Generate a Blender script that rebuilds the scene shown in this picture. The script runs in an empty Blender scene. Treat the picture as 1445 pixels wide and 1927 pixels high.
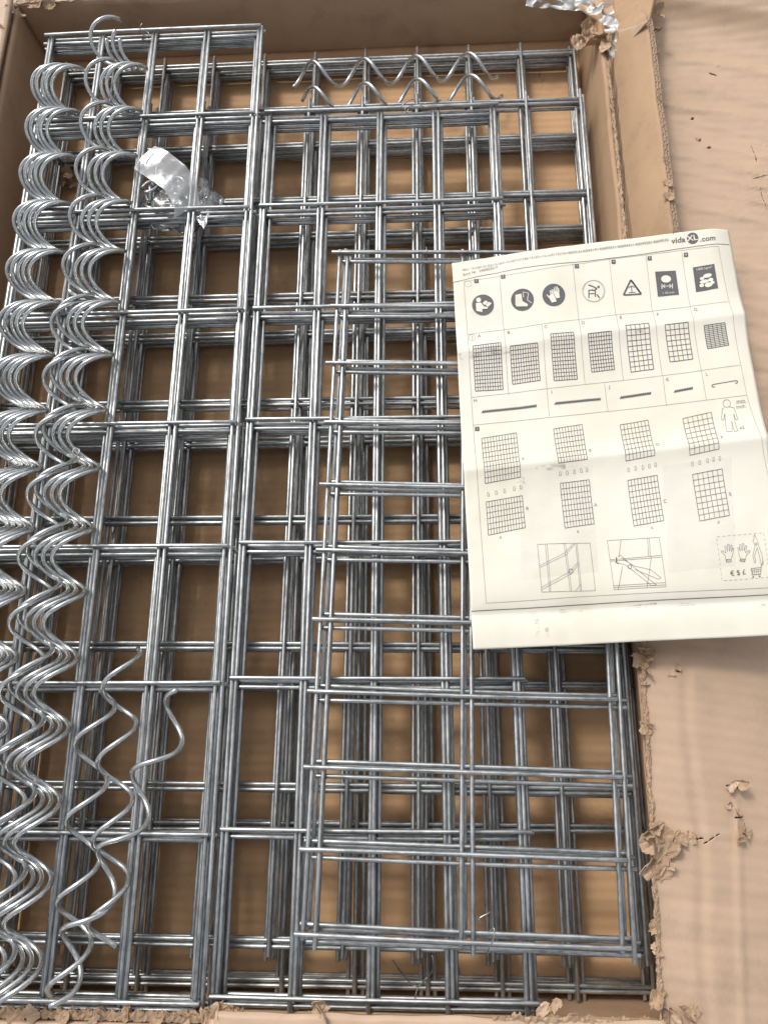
import bpy, bmesh, math, random
import numpy as np
from mathutils import Vector, Matrix, noise
random.seed(7)
sc = bpy.context.scene
COL = sc.collection
R_ = math.radians
ZO = 0.080                      # height of the reference plane (top of the left stack) above the ground

# ------------------------------------------------------------------ camera
CAMP = np.array([0.34935, -0.65222, 0.56657])
CAMR = np.array([[0.9986, 0.0030, -0.0536], [-0.0131, -0.9549, -0.2966], [-0.0520, 0.2969, -0.9535]])
FPX, PW, PH = 1500.37, 1445.0, 1927.0
cd = bpy.data.cameras.new('camera'); cam = bpy.data.objects.new('camera', cd); COL.objects.link(cam)
cd.sensor_fit = 'VERTICAL'; cd.sensor_height = 36.0; cd.lens = FPX / PH * 36.0
cd.clip_start = 0.01; cd.clip_end = 500
m = Matrix.Identity(4)
for i in range(3):
    m[i][0] = CAMR[0][i]; m[i][1] = -CAMR[1][i]; m[i][2] = -CAMR[2][i]
m.translation = Vector((CAMP[0], CAMP[1], CAMP[2] + ZO))
cam.matrix_world = m
sc.camera = cam

# ------------------------------------------------------------------ world, sun, exposure
SUN_EL, SUN_AZ = R_(52), R_(-38)          # azimuth from +y, negative = from the left
w = bpy.data.worlds.new('World'); sc.world = w; w.use_nodes = True
nt = w.node_tree; bg = nt.nodes['Background']
sky = nt.nodes.new('ShaderNodeTexSky'); sky.sky_type = 'NISHITA'; sky.sun_disc = False
sky.sun_elevation = SUN_EL; sky.sun_rotation = SUN_AZ
sky.air_density = 1.0; sky.dust_density = 4.0; sky.ozone_density = 1.0
hs = nt.nodes.new('ShaderNodeHueSaturation'); hs.inputs['Saturation'].default_value = 0.30     # veiled, whitish sky
nt.links.new(sky.outputs[0], hs.inputs['Color']); nt.links.new(hs.outputs[0], bg.inputs[0]); bg.inputs[1].default_value = 0.15
sd = bpy.data.lights.new('sun', 'SUN'); sd.energy = 1.3; sd.angle = R_(10); sd.color = (1.0, 0.96, 0.90)
sun = bpy.data.objects.new('sun', sd); COL.objects.link(sun)
sv = Vector((math.sin(SUN_AZ) * math.cos(SUN_EL), math.cos(SUN_AZ) * math.cos(SUN_EL), math.sin(SUN_EL)))
sun.rotation_euler = sv.to_track_quat('Z', 'Y').to_euler(); sun.location = sv * 3
vs = sc.view_settings; vs.view_transform = 'Standard'; vs.look = 'None'; vs.gamma = 1; vs.use_curve_mapping = False
vs.exposure = 0.24

def at(px, py, z):
    """photo pixel -> point on the level z (relative to the reference plane)"""
    d = np.array([(px - PW / 2) / FPX, (py - PH / 2) / FPX, 1.0]) @ CAMR
    t = (z - CAMP[2]) / d[2]
    q = CAMP + t * d
    return Vector((q[0], q[1], z + ZO))

# ------------------------------------------------------------------ materials
def newmat(name):
    mt = bpy.data.materials.new(name); mt.use_nodes = True
    n = mt.node_tree.nodes; return mt, mt.node_tree, n, mt.node_tree.links, n['Principled BSDF']
def ramp(n, stops):
    r = n.new('ShaderNodeValToRGB'); e = r.color_ramp.elements
    e[0].position, e[0].color = stops[0][0], (*stops[0][1], 1)
    e[1].position, e[1].color = stops[-1][0], (*stops[-1][1], 1)
    for p, c in stops[1:-1]:
        x = e.new(p); x.color = (*c, 1)
    return r
def tex(n, l, coord, scale, detail=4, vec_scale=None, rough=0.6):
    mp = n.new('ShaderNodeMapping')
    if vec_scale: mp.inputs['Scale'].default_value = vec_scale
    l.new(coord, mp.inputs[0])
    t = n.new('ShaderNodeTexNoise'); t.inputs['Scale'].default_value = scale
    t.inputs['Detail'].default_value = detail; t.inputs['Roughness'].default_value = rough
    l.new(mp.outputs[0], t.inputs['Vector']); return t

def cardboard(name, base, dark=0.72, rough=0.75, ribs=0.0, mott=1.0, rib_angle=0.0):
    mt, t, n, l, p = newmat(name)
    tc = n.new('ShaderNodeTexCoord').outputs['Object']
    a = tex(n, l, tc, 14, 5); b = tex(n, l, tc, 600, 3, (1, .5, 1)); c = tex(n, l, tc, 55, 5)
    mix = n.new('ShaderNodeMath'); mix.operation = 'MULTIPLY_ADD'; mix.inputs[1].default_value = .16
    l.new(b.outputs['Fac'], mix.inputs[0])
    ad = n.new('ShaderNodeMath'); ad.operation = 'MULTIPLY_ADD'; ad.inputs[1].default_value = .45 * mott
    l.new(a.outputs['Fac'], ad.inputs[0])
    ad2 = n.new('ShaderNodeMath'); ad2.operation = 'MULTIPLY'; ad2.inputs[1].default_value = .30
    l.new(c.outputs['Fac'], ad2.inputs[0]); l.new(ad2.outputs[0], ad.inputs[2]); l.new(ad.outputs[0], mix.inputs[2])
    lo = tuple(v * dark for v in base)
    r = ramp(n, [(.26, lo), (.44, base), (.64, tuple(min(1, v * 1.10) for v in base))])
    l.new(mix.outputs[0], r.inputs[0]); l.new(r.outputs[0], p.inputs['Base Color'])
    p.inputs['Roughness'].default_value = rough; p.inputs['Specular IOR Level'].default_value = .35
    bp = n.new('ShaderNodeBump'); bp.inputs['Strength'].default_value = .25; bp.inputs['Distance'].default_value = .0006
    l.new(mix.outputs[0], bp.inputs['Height']); l.new(bp.outputs[0], p.inputs['Normal'])
    if ribs:                                          # the flutes telegraph through the liner
        wv = n.new('ShaderNodeTexWave'); wv.bands_direction = 'Y'; wv.inputs['Scale'].default_value = 40; wv.inputs['Distortion'].default_value = .6
        mq = n.new('ShaderNodeMapping'); mq.inputs['Rotation'].default_value = (0, 0, rib_angle); l.new(tc, mq.inputs[0]); l.new(mq.outputs[0], wv.inputs['Vector'])
        b2 = n.new('ShaderNodeBump'); b2.inputs['Strength'].default_value = ribs; b2.inputs['Distance'].default_value = .0010
        l.new(wv.outputs['Fac'], b2.inputs['Height']); l.new(bp.outputs[0], b2.inputs['Normal']); l.new(b2.outputs[0], p.inputs['Normal'])
    return mt

def zinc(name, base, dark, r0, r1, grain=0.0, bump=.22):
    mt, t, n, l, p = newmat(name)
    oi = n.new('ShaderNodeObjectInfo'); tc = n.new('ShaderNodeTexCoord')
    off = n.new('ShaderNodeVectorMath'); off.operation = 'MULTIPLY_ADD'
    cmb = n.new('ShaderNodeCombineXYZ')
    for k in range(3): l.new(oi.outputs['Random'], cmb.inputs[k])
    off.inputs[1].default_value = (13.7, 9.1, 17.3); l.new(cmb.outputs[0], off.inputs[0]); l.new(tc.outputs['Object'], off.inputs[2])
    co = off.outputs[0]
    streak = tex(n, l, co, 60, 4, (.35, 11, 11), .6)
    patch = tex(n, l, co, 95, 4, (.5, 1, 1), .65)
    fine = tex(n, l, co, 420, 3, (.5, 1.2, 1.2))
    mx = n.new('ShaderNodeMath'); mx.operation = 'MULTIPLY_ADD'; mx.inputs[1].default_value = .55
    l.new(streak.outputs['Fac'], mx.inputs[0])
    m2 = n.new('ShaderNodeMath'); m2.operation = 'MULTIPLY'; m2.inputs[1].default_value = .45
    l.new(patch.outputs['Fac'], m2.inputs[0]); l.new(m2.outputs[0], mx.inputs[2])
    r = ramp(n, [(.36, dark), (.50, tuple((a * .55 + b * .45) for a, b in zip(base, dark))), (.60, base)])
    gr = n.new('ShaderNodeMath'); gr.operation = 'MULTIPLY_ADD'; gr.inputs[1].default_value = grain; l.new(fine.outputs['Fac'], gr.inputs[0])
    sb = n.new('ShaderNodeMath'); sb.operation = 'SUBTRACT'; sb.inputs[1].default_value = grain * .5; l.new(mx.outputs[0], sb.inputs[0]); l.new(sb.outputs[0], gr.inputs[2])
    l.new(gr.outputs[0], r.inputs[0]); l.new(r.outputs[0], p.inputs['Base Color'])
    p.inputs['Metallic'].default_value = .88
    mr = n.new('ShaderNodeMapRange'); mr.inputs['From Min'].default_value = .35; mr.inputs['From Max'].default_value = .65
    mr.inputs['To Min'].default_value = r1; mr.inputs['To Max'].default_value = r0
    l.new(mx.outputs[0], mr.inputs['Value']); l.new(mr.outputs[0], p.inputs['Roughness'])
    bp = n.new('ShaderNodeBump'); bp.inputs['Strength'].default_value = bump; bp.inputs['Distance'].default_value = .0003
    ad = n.new('ShaderNodeMath'); ad.operation = 'MULTIPLY_ADD'; ad.inputs[1].default_value = .3
    l.new(fine.outputs['Fac'], ad.inputs[0]); l.new(mx.outputs[0], ad.inputs[2])
    l.new(ad.outputs[0], bp.inputs['Height']); l.new(bp.outputs[0], p.inputs['Normal'])
    return mt

KRAFT = (.40, .255, .150)
M_in = cardboard('kraft_inner', (.42, .275, .165), .66)
M_floor = cardboard('kraft_floor', (.50, .305, .160), .66, ribs=.35)
M_flap = cardboard('kraft_flap', (.48, .342, .236), .80, .45, ribs=.16, rib_angle=.14)
M_tear = cardboard('kraft_torn_fibre', (.42, .29, .185), .55, .9)
M_flute = cardboard('kraft_flute', (.44, .32, .22), .60, .9)
M_wire = zinc('galvanised_wire', (.57, .585, .578), (.20, .21, .21), .31, .50, .30, .22)
M_coil = zinc('galvanised_spiral', (.62, .635, .625), (.46, .47, .465), .18, .26, 0, .04)
M_clip = zinc('clip_steel', (.62, .63, .63), (.22, .23, .23), .12, .25)
M_tie = zinc('tie_wire', (.50, .48, .45), (.2, .19, .17), .25, .4)

def plain(name, col, rough=.6, metal=0.0):
    mt, t, n, l, p = newmat(name)
    tc = n.new('ShaderNodeTexCoord').outputs['Object']; a = tex(n, l, tc, 60, 4)
    r = ramp(n, [(.3, tuple(c * .85 for c in col)), (.7, tuple(min(1, c * 1.08) for c in col))])
    l.new(a.outputs['Fac'], r.inputs[0]); l.new(r.outputs[0], p.inputs['Base Color'])
    p.inputs['Roughness'].default_value = rough; p.inputs['Metallic'].default_value = metal
    return mt
M_ground = plain('concrete_ground', (.26, .25, .235), .9)
M_ink = plain('printed_ink', (.11, .11, .112), .7)
M_inkl = plain('printed_ink_light', (.22, .22, .22), .7)

def paper_mat():
    mt, t, n, l, p = newmat('uncoated_paper')
    tc = n.new('ShaderNodeTexCoord').outputs['Object']
    a = tex(n, l, tc, 9, 4); b = tex(n, l, tc, 1500, 2)
    r = ramp(n, [(.30, (.67, .625, .51)), (.52, (.735, .70, .595)), (.75, (.76, .73, .645))])
    l.new(a.outputs['Fac'], r.inputs[0]); l.new(r.outputs[0], p.inputs['Base Color'])
    p.inputs['Roughness'].default_value = .62
    p.inputs['Specular IOR Level'].default_value = .35
    bp = n.new('ShaderNodeBump'); bp.inputs['Strength'].default_value = .12; bp.inputs['Distance'].default_value = .0003
    l.new(b.outputs['Fac'], bp.inputs['Height']); l.new(bp.outputs[0], p.inputs['Normal'])
    return mt
M_paper = paper_mat()

def smear_mat(name, col, lo, hi, scale, strength):
    """a smudge lying on the sheet: ink-coloured dirt with noise-shaped coverage"""
    mt, t, n, l, p = newmat(name)
    tc = n.new('ShaderNodeTexCoord').outputs['Object']; a = tex(n, l, tc, scale, 6, (1, 2.2, 1), .7)
    mr = n.new('ShaderNodeMapRange'); mr.inputs['From Min'].default_value = lo; mr.inputs['From Max'].default_value = hi
    mr.inputs['To Max'].default_value = strength
    l.new(a.outputs['Fac'], mr.inputs['Value']); l.new(mr.outputs[0], p.inputs['Alpha'])
    p.inputs['Base Color'].default_value = (*col, 1); p.inputs['Roughness'].default_value = .8
    return mt
M_smear = smear_mat('paper_smudge', (.22, .19, .16), .47, .66, 130, .38)
M_through = smear_mat('print_through', (.50, .53, .56), .1, .6, 25, .085)

def film_mat(name, tint, milk, rough, gloss=.9):
    mt, t, n, l, p = newmat(name)
    n.remove(p); out = n['Material Output']
    tr = n.new('ShaderNodeBsdfTransparent'); tr.inputs[0].default_value = (*tint, 1)
    gl = n.new('ShaderNodeBsdfGlossy'); gl.inputs['Roughness'].default_value = rough; gl.inputs['Color'].default_value = (gloss, gloss, gloss, 1)
    df = n.new('ShaderNodeBsdfDiffuse'); df.inputs[0].default_value = (.85, .87, .88, 1)
    tl = n.new('ShaderNodeBsdfTranslucent'); tl.inputs[0].default_value = (.85, .87, .88, 1)
    dm = n.new('ShaderNodeMixShader'); dm.inputs[0].default_value = .4; l.new(df.outputs[0], dm.inputs[1]); l.new(tl.outputs[0], dm.inputs[2])
    tc = n.new('ShaderNodeTexCoord').outputs['Object']; a = tex(n, l, tc, 90, 4)
    mr = n.new('ShaderNodeMapRange'); mr.inputs['From Min'].default_value = .35; mr.inputs['From Max'].default_value = .7
    mr.inputs['To Min'].default_value = milk * .8; mr.inputs['To Max'].default_value = min(1, milk * 1.2)
    l.new(a.outputs['Fac'], mr.inputs['Value'])
    m1 = n.new('ShaderNodeMixShader'); l.new(mr.outputs[0], m1.inputs[0]); l.new(tr.outputs[0], m1.inputs[1]); l.new(dm.outputs[0], m1.inputs[2])
    fr = n.new('ShaderNodeFresnel'); fr.inputs[0].default_value = 1.45
    bp = n.new('ShaderNodeBump'); bp.inputs['Strength'].default_value = .25; bp.inputs['Distance'].default_value = .0012
    l.new(a.outputs['Fac'], bp.inputs['Height']); l.new(bp.outputs[0], gl.inputs['Normal']); l.new(bp.outputs[0], fr.inputs['Normal'])
    m2 = n.new('ShaderNodeMixShader'); l.new(fr.outputs[0], m2.inputs[0]); l.new(m1.outputs[0], m2.inputs[1]); l.new(gl.outputs[0], m2.inputs[2])
    l.new(m2.outputs[0], out.inputs[0]); return mt
M_bag = film_mat('clear_bag_film', (.97, .98, .98), .10, .10)
M_baglip = film_mat('milky_bag_film', (.95, .96, .97), .46, .30)
M_tape = film_mat('packing_tape_film', (.93, .86, .74), .05, .50, .35)

# ------------------------------------------------------------------ helpers
def obj(name, me, mat=None, parent=None, loc=None, rot=None, smooth=True):
    if isinstance(me, bmesh.types.BMesh):
        b = me; me = bpy.data.meshes.new(name); b.to_mesh(me); b.free()
        if smooth:
            for p in me.polygons: p.use_smooth = True
    if mat and not me.materials: me.materials.append(mat)
    o = bpy.data.objects.new(name, me); COL.objects.link(o)
    if parent: o.parent = parent
    if loc is not None: o.location = loc
    if rot is not None: o.rotation_euler = rot
    return o
def tag(o, label, cat=None, group=None, kind=None):
    if label: o['label'] = label
    if cat: o['category'] = cat
    if group: o['group'] = group
    if kind: o['kind'] = kind
    return o
def empty(name, loc=(0, 0, 0), rot=(0, 0, 0)):
    o = bpy.data.objects.new(name, None); COL.objects.link(o); o.location = loc; o.rotation_euler = rot
    o.empty_display_size = .01
    return o
def mesh_from(name, v, f, smooth=True):
    me = bpy.data.meshes.new(name); me.from_pydata(v, [], f); me.update()
    if smooth: me.polygons.foreach_set('use_smooth', [True] * len(me.polygons))
    return me
def grid(name, fn, nu, nv, mat, parent=None, thick=0.0, kill=None, offset=-1, loc=None):
    """sheet of nu x nv cells; fn(u, v) -> (x, y, z), u, v in 0..1"""
    v = [tuple(fn(i / nu, j / nv)) for j in range(nv + 1) for i in range(nu + 1)]
    f = []
    for j in range(nv):
        for i in range(nu):
            a = j * (nu + 1) + i
            q = (a, a + 1, a + nu + 2, a + nu + 1)
            if kill:
                c = [sum(v[k][d] for k in q) / 4 for d in range(3)]
                if kill(*c): continue
            f.append(q)
    o = obj(name, mesh_from(name, v, f), mat, parent, loc)
    if thick:
        s = o.modifiers.new('thickness', 'SOLIDIFY'); s.thickness = thick; s.offset = offset
    return o
def nz(x, y, z=0.0, s=1.0): return noise.noise(Vector((x * s, y * s, z * s)))
def tube(pts, r, sides=8, taper=None):
    """tube mesh data along a list of Vectors"""
    v, f = [], []; n = len(pts); up = None
    for i, p in enumerate(pts):
        d = (pts[min(i + 1, n - 1)] - pts[max(i - 1, 0)]).normalized()
        if up is None:
            up = Vector((0, 0, 1)) if abs(d.z) < .9 else Vector((1, 0, 0))
        a = d.cross(up).normalized(); up = a.cross(d).normalized()
        rr = r if not taper else r * taper(i / (n - 1))
        for k in range(sides):
            t = 2 * math.pi * k / sides
            v.append(p + a * (rr * math.cos(t)) + up * (rr * math.sin(t)))
    for i in range(n - 1):
        for k in range(sides):
            a, b = i * sides + k, i * sides + (k + 1) % sides
            f.append((a, b, b + sides, a + sides))
    f.append(tuple(range(sides - 1, -1, -1))); f.append(tuple(range((n - 1) * sides, n * sides)))
    return [tuple(q) for q in v], f

# ------------------------------------------------------------------ ground
g = grid('ground', lambda u, v: ((u - .5) * 40, (v - .5) * 40, 0), 8, 8, M_ground)
tag(g, None, kind='structure')

# ------------------------------------------------------------------ cardboard box
FL = -.0674                         # inner floor level
BX0, BX1, BY0, BY1 = -.038, .512, -.812, .040
box = empty('cardboard_box', (.24, -.39, 0)); bl = Vector((.24, -.39, 0))
tag(box, 'large open brown cardboard box with torn edges holding the wire mesh', 'box')
def W(x, y, z): return (x - bl.x, y - bl.y, z + ZO)
def wob(x, y, s=18, a=.0012): return a * nz(x, y, 3.1, s)
grid('base', lambda u, v: W(BX0 - .004 + u * (BX1 - BX0 + .008), BY0 - .004 + v * (BY1 - BY0 + .008),
     FL + wob(u, v * 1.5, 9, .0008) - .0004), 60, 90, M_floor, box, .004)
# walls (inner face given, thickness outwards)
def back_rim(x):
    return -.004 + .003 * nz(x, 0, 0, 14) + (.0 if x < .42 else -.026 * ((x - .42) / .09) ** 1.5)
grid('wall', lambda u, v: W(BX0 + u * (BX1 - BX0), BY1 + .004 * v + .004 * nz(u * 4, v, 2, 1.5) * v,
     FL - .003 + v * (back_rim(BX0 + u * (BX1 - BX0)) - FL + .003)), 110, 14, M_in, box, .005, offset=-1)
grid('wall', lambda u, v: W(BX0 - .004 * v - .004 * v * nz(u * 5, v, 8, 1.3), BY0 + u * (BY1 - BY0),
     FL - .003 + v * (-.002 + .004 * nz(u * 9, 0) - FL)), 110, 14, M_in, box, .005, offset=1)
def right_x(y, v):                  # the right wall leans out at the back and bulges in towards the front
    k = min(1, max(0, (-y - .25) / .35)); k = k * k * (3 - 2 * k)
    return BX1 + v * (.008 * (1 - k) - .0135 * k) + .002 * nz(y * 9, v, 5)*v
def right_z(y):
    k = min(1, max(0, (-y - .25) / .35))
    return -.010 * (1 - k) + .0 * k + .0025 * nz(y * 25, 1.7)
grid('wall', lambda u, v: W(right_x(BY0 + u * (BY1 - BY0), v), BY0 + u * (BY1 - BY0),
     FL - .003 + v * (right_z(BY0 + u * (BY1 - BY0)) - FL)), 120, 14, M_in, box, .005, offset=-1)
grid('wall', lambda u, v: W(BX0 + u * (BX1 - BX0), BY0 + .001 * v - .002 * nz(u * 7, v) * v,
     FL - .003 + v * (-.006 + .003 * nz(u * 13, 4.2) - FL)), 110, 14, M_in, box, .005, offset=-1)

# --- big right flap folded outwards
rng = random.Random(3)
ribs = []; yy = -1.0
while yy < .35:
    ribs.append((yy, rng.uniform(.0004, .0014), rng.uniform(.0025, .0060), rng.choice((-1, 1, 1)))); yy += rng.uniform(.010, .026)
holes = []
def hole(px, py, rx, ry, ang=0): 
    q = at(px, py, -.012); holes.append((q.x, q.y, rx, ry, ang))
for h in ((1338, 147, .0040, .0009, -.6), (1301, 227, .0014, .0014, 0), (1331, 283, .0018, .0012, 0), (1362, 15, .002, .0015, 0), (1382, 18, .002, .0016, 0),
          (1378, 1480, .0060, .0012, -.1), (1396, 1474, .0028, .0018, .3), (1385, 1537, .0055, .0007, .1), (1400, 1572, .0030, .0012, -.5),
          (1265, 1267, .0025, .0008, -.5), (1292, 1577, .008, .0008, .1), (1330, 1575, .008, .0006, .5),
          (1412, 300, .0003, .009, .12), (1428, 385, .0003, .012, .1), (1424, 345, .006, .0005, .1)):
    hole(*h)
def in_hole(x, y, z=0):
    x += bl.x; y += bl.y
    for hx, hy, rx, ry, a in holes:
        dx, dy = x - hx, y - hy
        c, s = math.cos(a), math.sin(a); u, v = c * dx + s * dy, -s * dx + c * dy
        if (u / rx) ** 2 + (v / ry) ** 2 < .9 + 1.3 * nz(x, y, 0, 420): return True
    return False
def flap_edge(y):
    k = min(1, max(0, (-y - .25) / .35)); k = k * k * (3 - 2 * k)
    e = .5195 * (1 - k) + .4965 * k - .010 * max(0, (-y - .60) / .25)
    return e + .0020 * nz(y, 0, 0, 55) + .0012 * nz(y, 2, 0, 190)
def flap_z(x, y):
    k = min(1, max(0, (-y - .30) / .25)); k = k * k * (3 - 2 * k)
    z = (-.014) * (1 - k) + .0005 * k
    cr = .5285 - .05 * (-y - .574) * (1 if y < -.574 else 0) + .004 * nz(y, 5, 0, 12)   # vertical crease
    d = x - cr
    z -= k * .0016 * math.exp(-(d / .0040) ** 2)
    z -= k * max(0, d) * .24 - (1 - k) * max(0, x - .555) * .12  # tilts shaped for the light: front part turned dimmer, back part brighter
    sl = .42 * (1 - k) + .03 * k                            # ribs run oblique at the back
    s = y + sl * (x - .55) + .0025 * nz(x, y, 0, 9)
    for r0, a, wd, sg in ribs:
        t = (s - r0) / wd
        if -3 < t < 3: z += sg * a * math.exp(-t * t) * (.55 + .45 * nz(x, r0 * 40, 0, 9)) * (1 + .9 * (1 - k))
    for q, (r0, a, wd) in enumerate(((-.058, .0016, .006), (-.082, -.0008, .003), (-.112, .0018, .006), (-.135, .0010, .003), (-.168, .0016, .005), (-.196, -.0009, .003), (-.218, .0017, .006), (-.243, .0011, .004), (-.27, .0012, .004))):
        t = (y + (.42 + .06 * math.sin(q * 2.1)) * (x - .60) - r0 + .002 * nz(x, q, 0, 25)) / wd
        z += 1.5 * (1 - k) * a * math.exp(-(t if t > 0 else -t * 3.5)) * max(0, min(1, .75 + .9 * nz(x * 9, q * 3.3)))
    z += .0010 * nz(x, y, 0, 11) + .0005 * nz(x, y, 4, 38) + .00022 * nz(x, y, 9, 120)
    bend = (y + .42 * (x - .55)) - (-.012)                 # beyond this the sheet curls up, shaped so it shades darker
    if bend > 0: z += .45 * bend * min(1, bend / .03)
    # dents beside the second crease at the lower right
    d2 = (x - (.548 + .10 * (y + .72))); 
    if y < -.66: z += .0012 * math.exp(-(d2 / .0022) ** 2) * min(1, (-.66 - y) / .03)
    return z
def flap_fn(u, v):
    y = -.93 + v * 1.55
    e = flap_edge(y); x = e + (u ** 1.15) * (.80 - e)
    return W(x, y, flap_z(x, y))
fo = grid('flap', flap_fn, 120, 640, M_flap, box)
fb = bmesh.new(); fb.from_mesh(fo.data)
near = [f for f in fb.faces if any(((f.calc_center_median().x + bl.x - h[0]) ** 2 + (f.calc_center_median().y + bl.y - h[1]) ** 2) < (max(h[2], h[3]) * 1.15 + .003) ** 2 for h in holes)]
ed = list({e for f in near for e in f.edges})
bmesh.ops.subdivide_edges(fb, edges=ed, cuts=4, use_grid_fill=True)
dead = [f for f in fb.faces if f.calc_area() < 2.5e-6 and in_hole(*f.calc_center_median())]
bmesh.ops.delete(fb, geom=dead, context='FACES')
for f in fb.faces: f.smooth = True
fb.to_mesh(fo.data); fb.free()
s_ = fo.modifiers.new('thickness', 'SOLIDIFY'); s_.thickness = .0030; s_.offset = -1

# --- inner strip standing up and leaning outwards along the back half of the right wall: two liners and flutes
def strip_fn(off):
    def fn(u, v):
        y = -.285 + v * .262
        x0 = .5215 + .003 * (v - .5) * 0; z0 = -.0105
        x1, z1 = .5440 + .0015 * nz(y, 0, 0, 20), .0290 + .0012 * nz(y, 3, 0, 30) - .010 * max(0, (v - .93) / .07) - .010 * max(0, (.10 - v) / .10)
        bow = .0035 * math.sin(u * math.pi)
        nx, nzz = -.87, .49
        return W(x0 + u * (x1 - x0) + nx * (bow - off), y, z0 + u * (z1 - z0) + nzz * (bow - off) + .0006 * nz(y * 40, u * 4))
    return fn
strip = grid('flap', strip_fn(0), 16, 110, M_in, box, .0005)
for k, off in enumerate((.0030, .0062)):
    grid('liner', strip_fn(off), 10, 90, M_flute, strip, .0005)
fv, ff = [], []
for layer, (o0, o1, pit) in enumerate(((.0006, .0029, .0075), (.0036, .0061, .0062))):
    n = 420; b0 = len(fv)
    for i in range(n + 1):
        v = i / n; y = v * .262
        ph = .5 + .5 * math.sin(2 * math.pi * y / pit + .7 * nz(y, layer, 0, 60))
        for u in (.80, 1.0 + .015 * nz(y * 90, layer)):
            fv.append(strip_fn(o0 + ph * (o1 - o0))(u, v))
    for i in range(n):
        a = b0 + 2 * i; ff.append((a, a + 1, a + 3, a + 2))
fl = obj('flute', mesh_from('flute', fv, ff), M_flute, strip)
s_ = fl.modifiers.new('t', 'SOLIDIFY'); s_.thickness = .0007

# --- back flap folded outwards, its pale inside showing behind the rim
def backflap_fn(u, v):
    x = -.20 + u * .70
    z = back_rim(min(.46, max(BX0, x))) - .001 - v * .035 + .002 * nz(x, v * .1, 0, 12)
    return W(x, BY1 + .007 + v * .12 + .004 * nz(x, 0, 0, 9), z)
grid('flap', backflap_fn, 100, 24, M_flap, box, .0035)
# --- left flap
grid('flap', lambda u, v: W(BX0 - .0015 - u * .12 + .0015 * nz(v * 9, 0), -.75 + v * .81, .001 - u * .025 + .002 * nz(u * 3, v * 7)), 16, 110, M_flap, box, .0035)
# --- front flap
def frontflap_fn(u, v):
    x = .215 + u * .275
    return W(x, BY0 + .0095 + .0016 * nz(x, 0, 0, 40) - v * .11, .0038 + .004 * math.sin(min(1, v * 7) * 1.57) - .03 * v + .0012 * nz(x, v * .1, 0, 30))
grid('flap', frontflap_fn, 90, 30, M_flap, box, .004)
grid('flap', lambda u, v: W(-.12 + u * .345, BY0 + .001 - v * .11, -.003 - .04 * v + .002 * nz(u * 9, v * 3)), 60, 20, M_flap, box, .004)
# --- gusset at the back right corner
def gus(pts, n=14, amp=.0012, sd=0):
    a, b, c, d = [Vector(q) for q in pts]
    def fn(u, v):
        q = (a * (1 - u) + b * u) * (1 - v) + (d * (1 - u) + c * u) * v
        q = q + Vector((0, 0, amp * nz(q.x + sd, q.y, 0, 60) + amp * 2 * nz(q.x, q.y + sd, 0, 25)))
        return (q.x - bl.x, q.y - bl.y, q.z)
    return fn
Q = lambda px, py, z: tuple(at(px, py, z))
grid('flap', gus((Q(1158, 108, -.006), Q(1216, 46, .030), Q(1238, -40, .020), Q(1150, -40, -.010))), 20, 20, M_in, box, .003)
grid('flap', gus((Q(1166, 100, .001), Q(1166, 100, .001), Q(1218, 43, .0325), Q(1160, 58, .004)), sd=3), 14, 14, M_flap, box, .0012)
grid('flap', gus((Q(1120, 40, -.018), Q(1166, 62, -.004), Q(1160, -30, -.012), Q(1040, -30, -.016)), amp=.002, sd=6), 20, 20, M_flap, box, .002)

# --- torn liner shreds and fibre
def shred(px, py, z, size, seed, tilt=(0, 0, 0), asp=1.0, curl=1.0, mat=None, parent=None, name='torn_shred'):
    r = random.Random(seed); c = at(px, py, z)
    nu_, nv_ = 7, 5; v, f = [], []
    folds = [(r.uniform(0, 6.28), r.uniform(-.25, .45), r.uniform(.7, 2.1) * r.choice((1, 1, -1)) * curl) for _ in range(2)]
    for j_ in range(nv_ + 1):
        for i_ in range(nu_ + 1):
            x, y = (i_ / nu_ - .5) * 2, (j_ / nv_ - .5) * 2 * asp
            edge = i_ in (0, nu_) or j_ in (0, nv_)
            x += r.uniform(-.16, .16) * (1.6 if edge else .6); y += r.uniform(-.16, .16) * (1.4 if edge else .6)
            if i_ in (0, nu_) and j_ in (0, nv_): x *= .7; y *= .7
            q = Vector((x, y, .16 * nz(x * 2.2, y * 2.2, seed) + .07 * r.uniform(-1, 1)))
            for ang, c_, th in folds:
                d = Vector((math.cos(ang), math.sin(ang), 0)); s_d = q.dot(d) - c_
                if s_d > 0:
                    q = q - d * s_d + d * (s_d * math.cos(th)) + Vector((0, 0, s_d * math.sin(abs(th))))
            v.append(tuple(q * size))
    for j_ in range(nv_):
        for i_ in range(nu_):
            a_ = j_ * (nu_ + 1) + i_; f.append((a_, a_ + 1, a_ + nu_ + 2, a_ + nu_ + 1))
    o = obj(name, mesh_from(name, v, f, False), mat or M_tear, parent or box)
    o.location = c - bl if (parent is None) else c
    o.rotation_euler = (tilt[0], tilt[1], r.uniform(0, 6.28) if tilt[2] == 0 else tilt[2])
    s = o.modifiers.new('t', 'SOLIDIFY'); s.thickness = .00035
    return o
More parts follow.
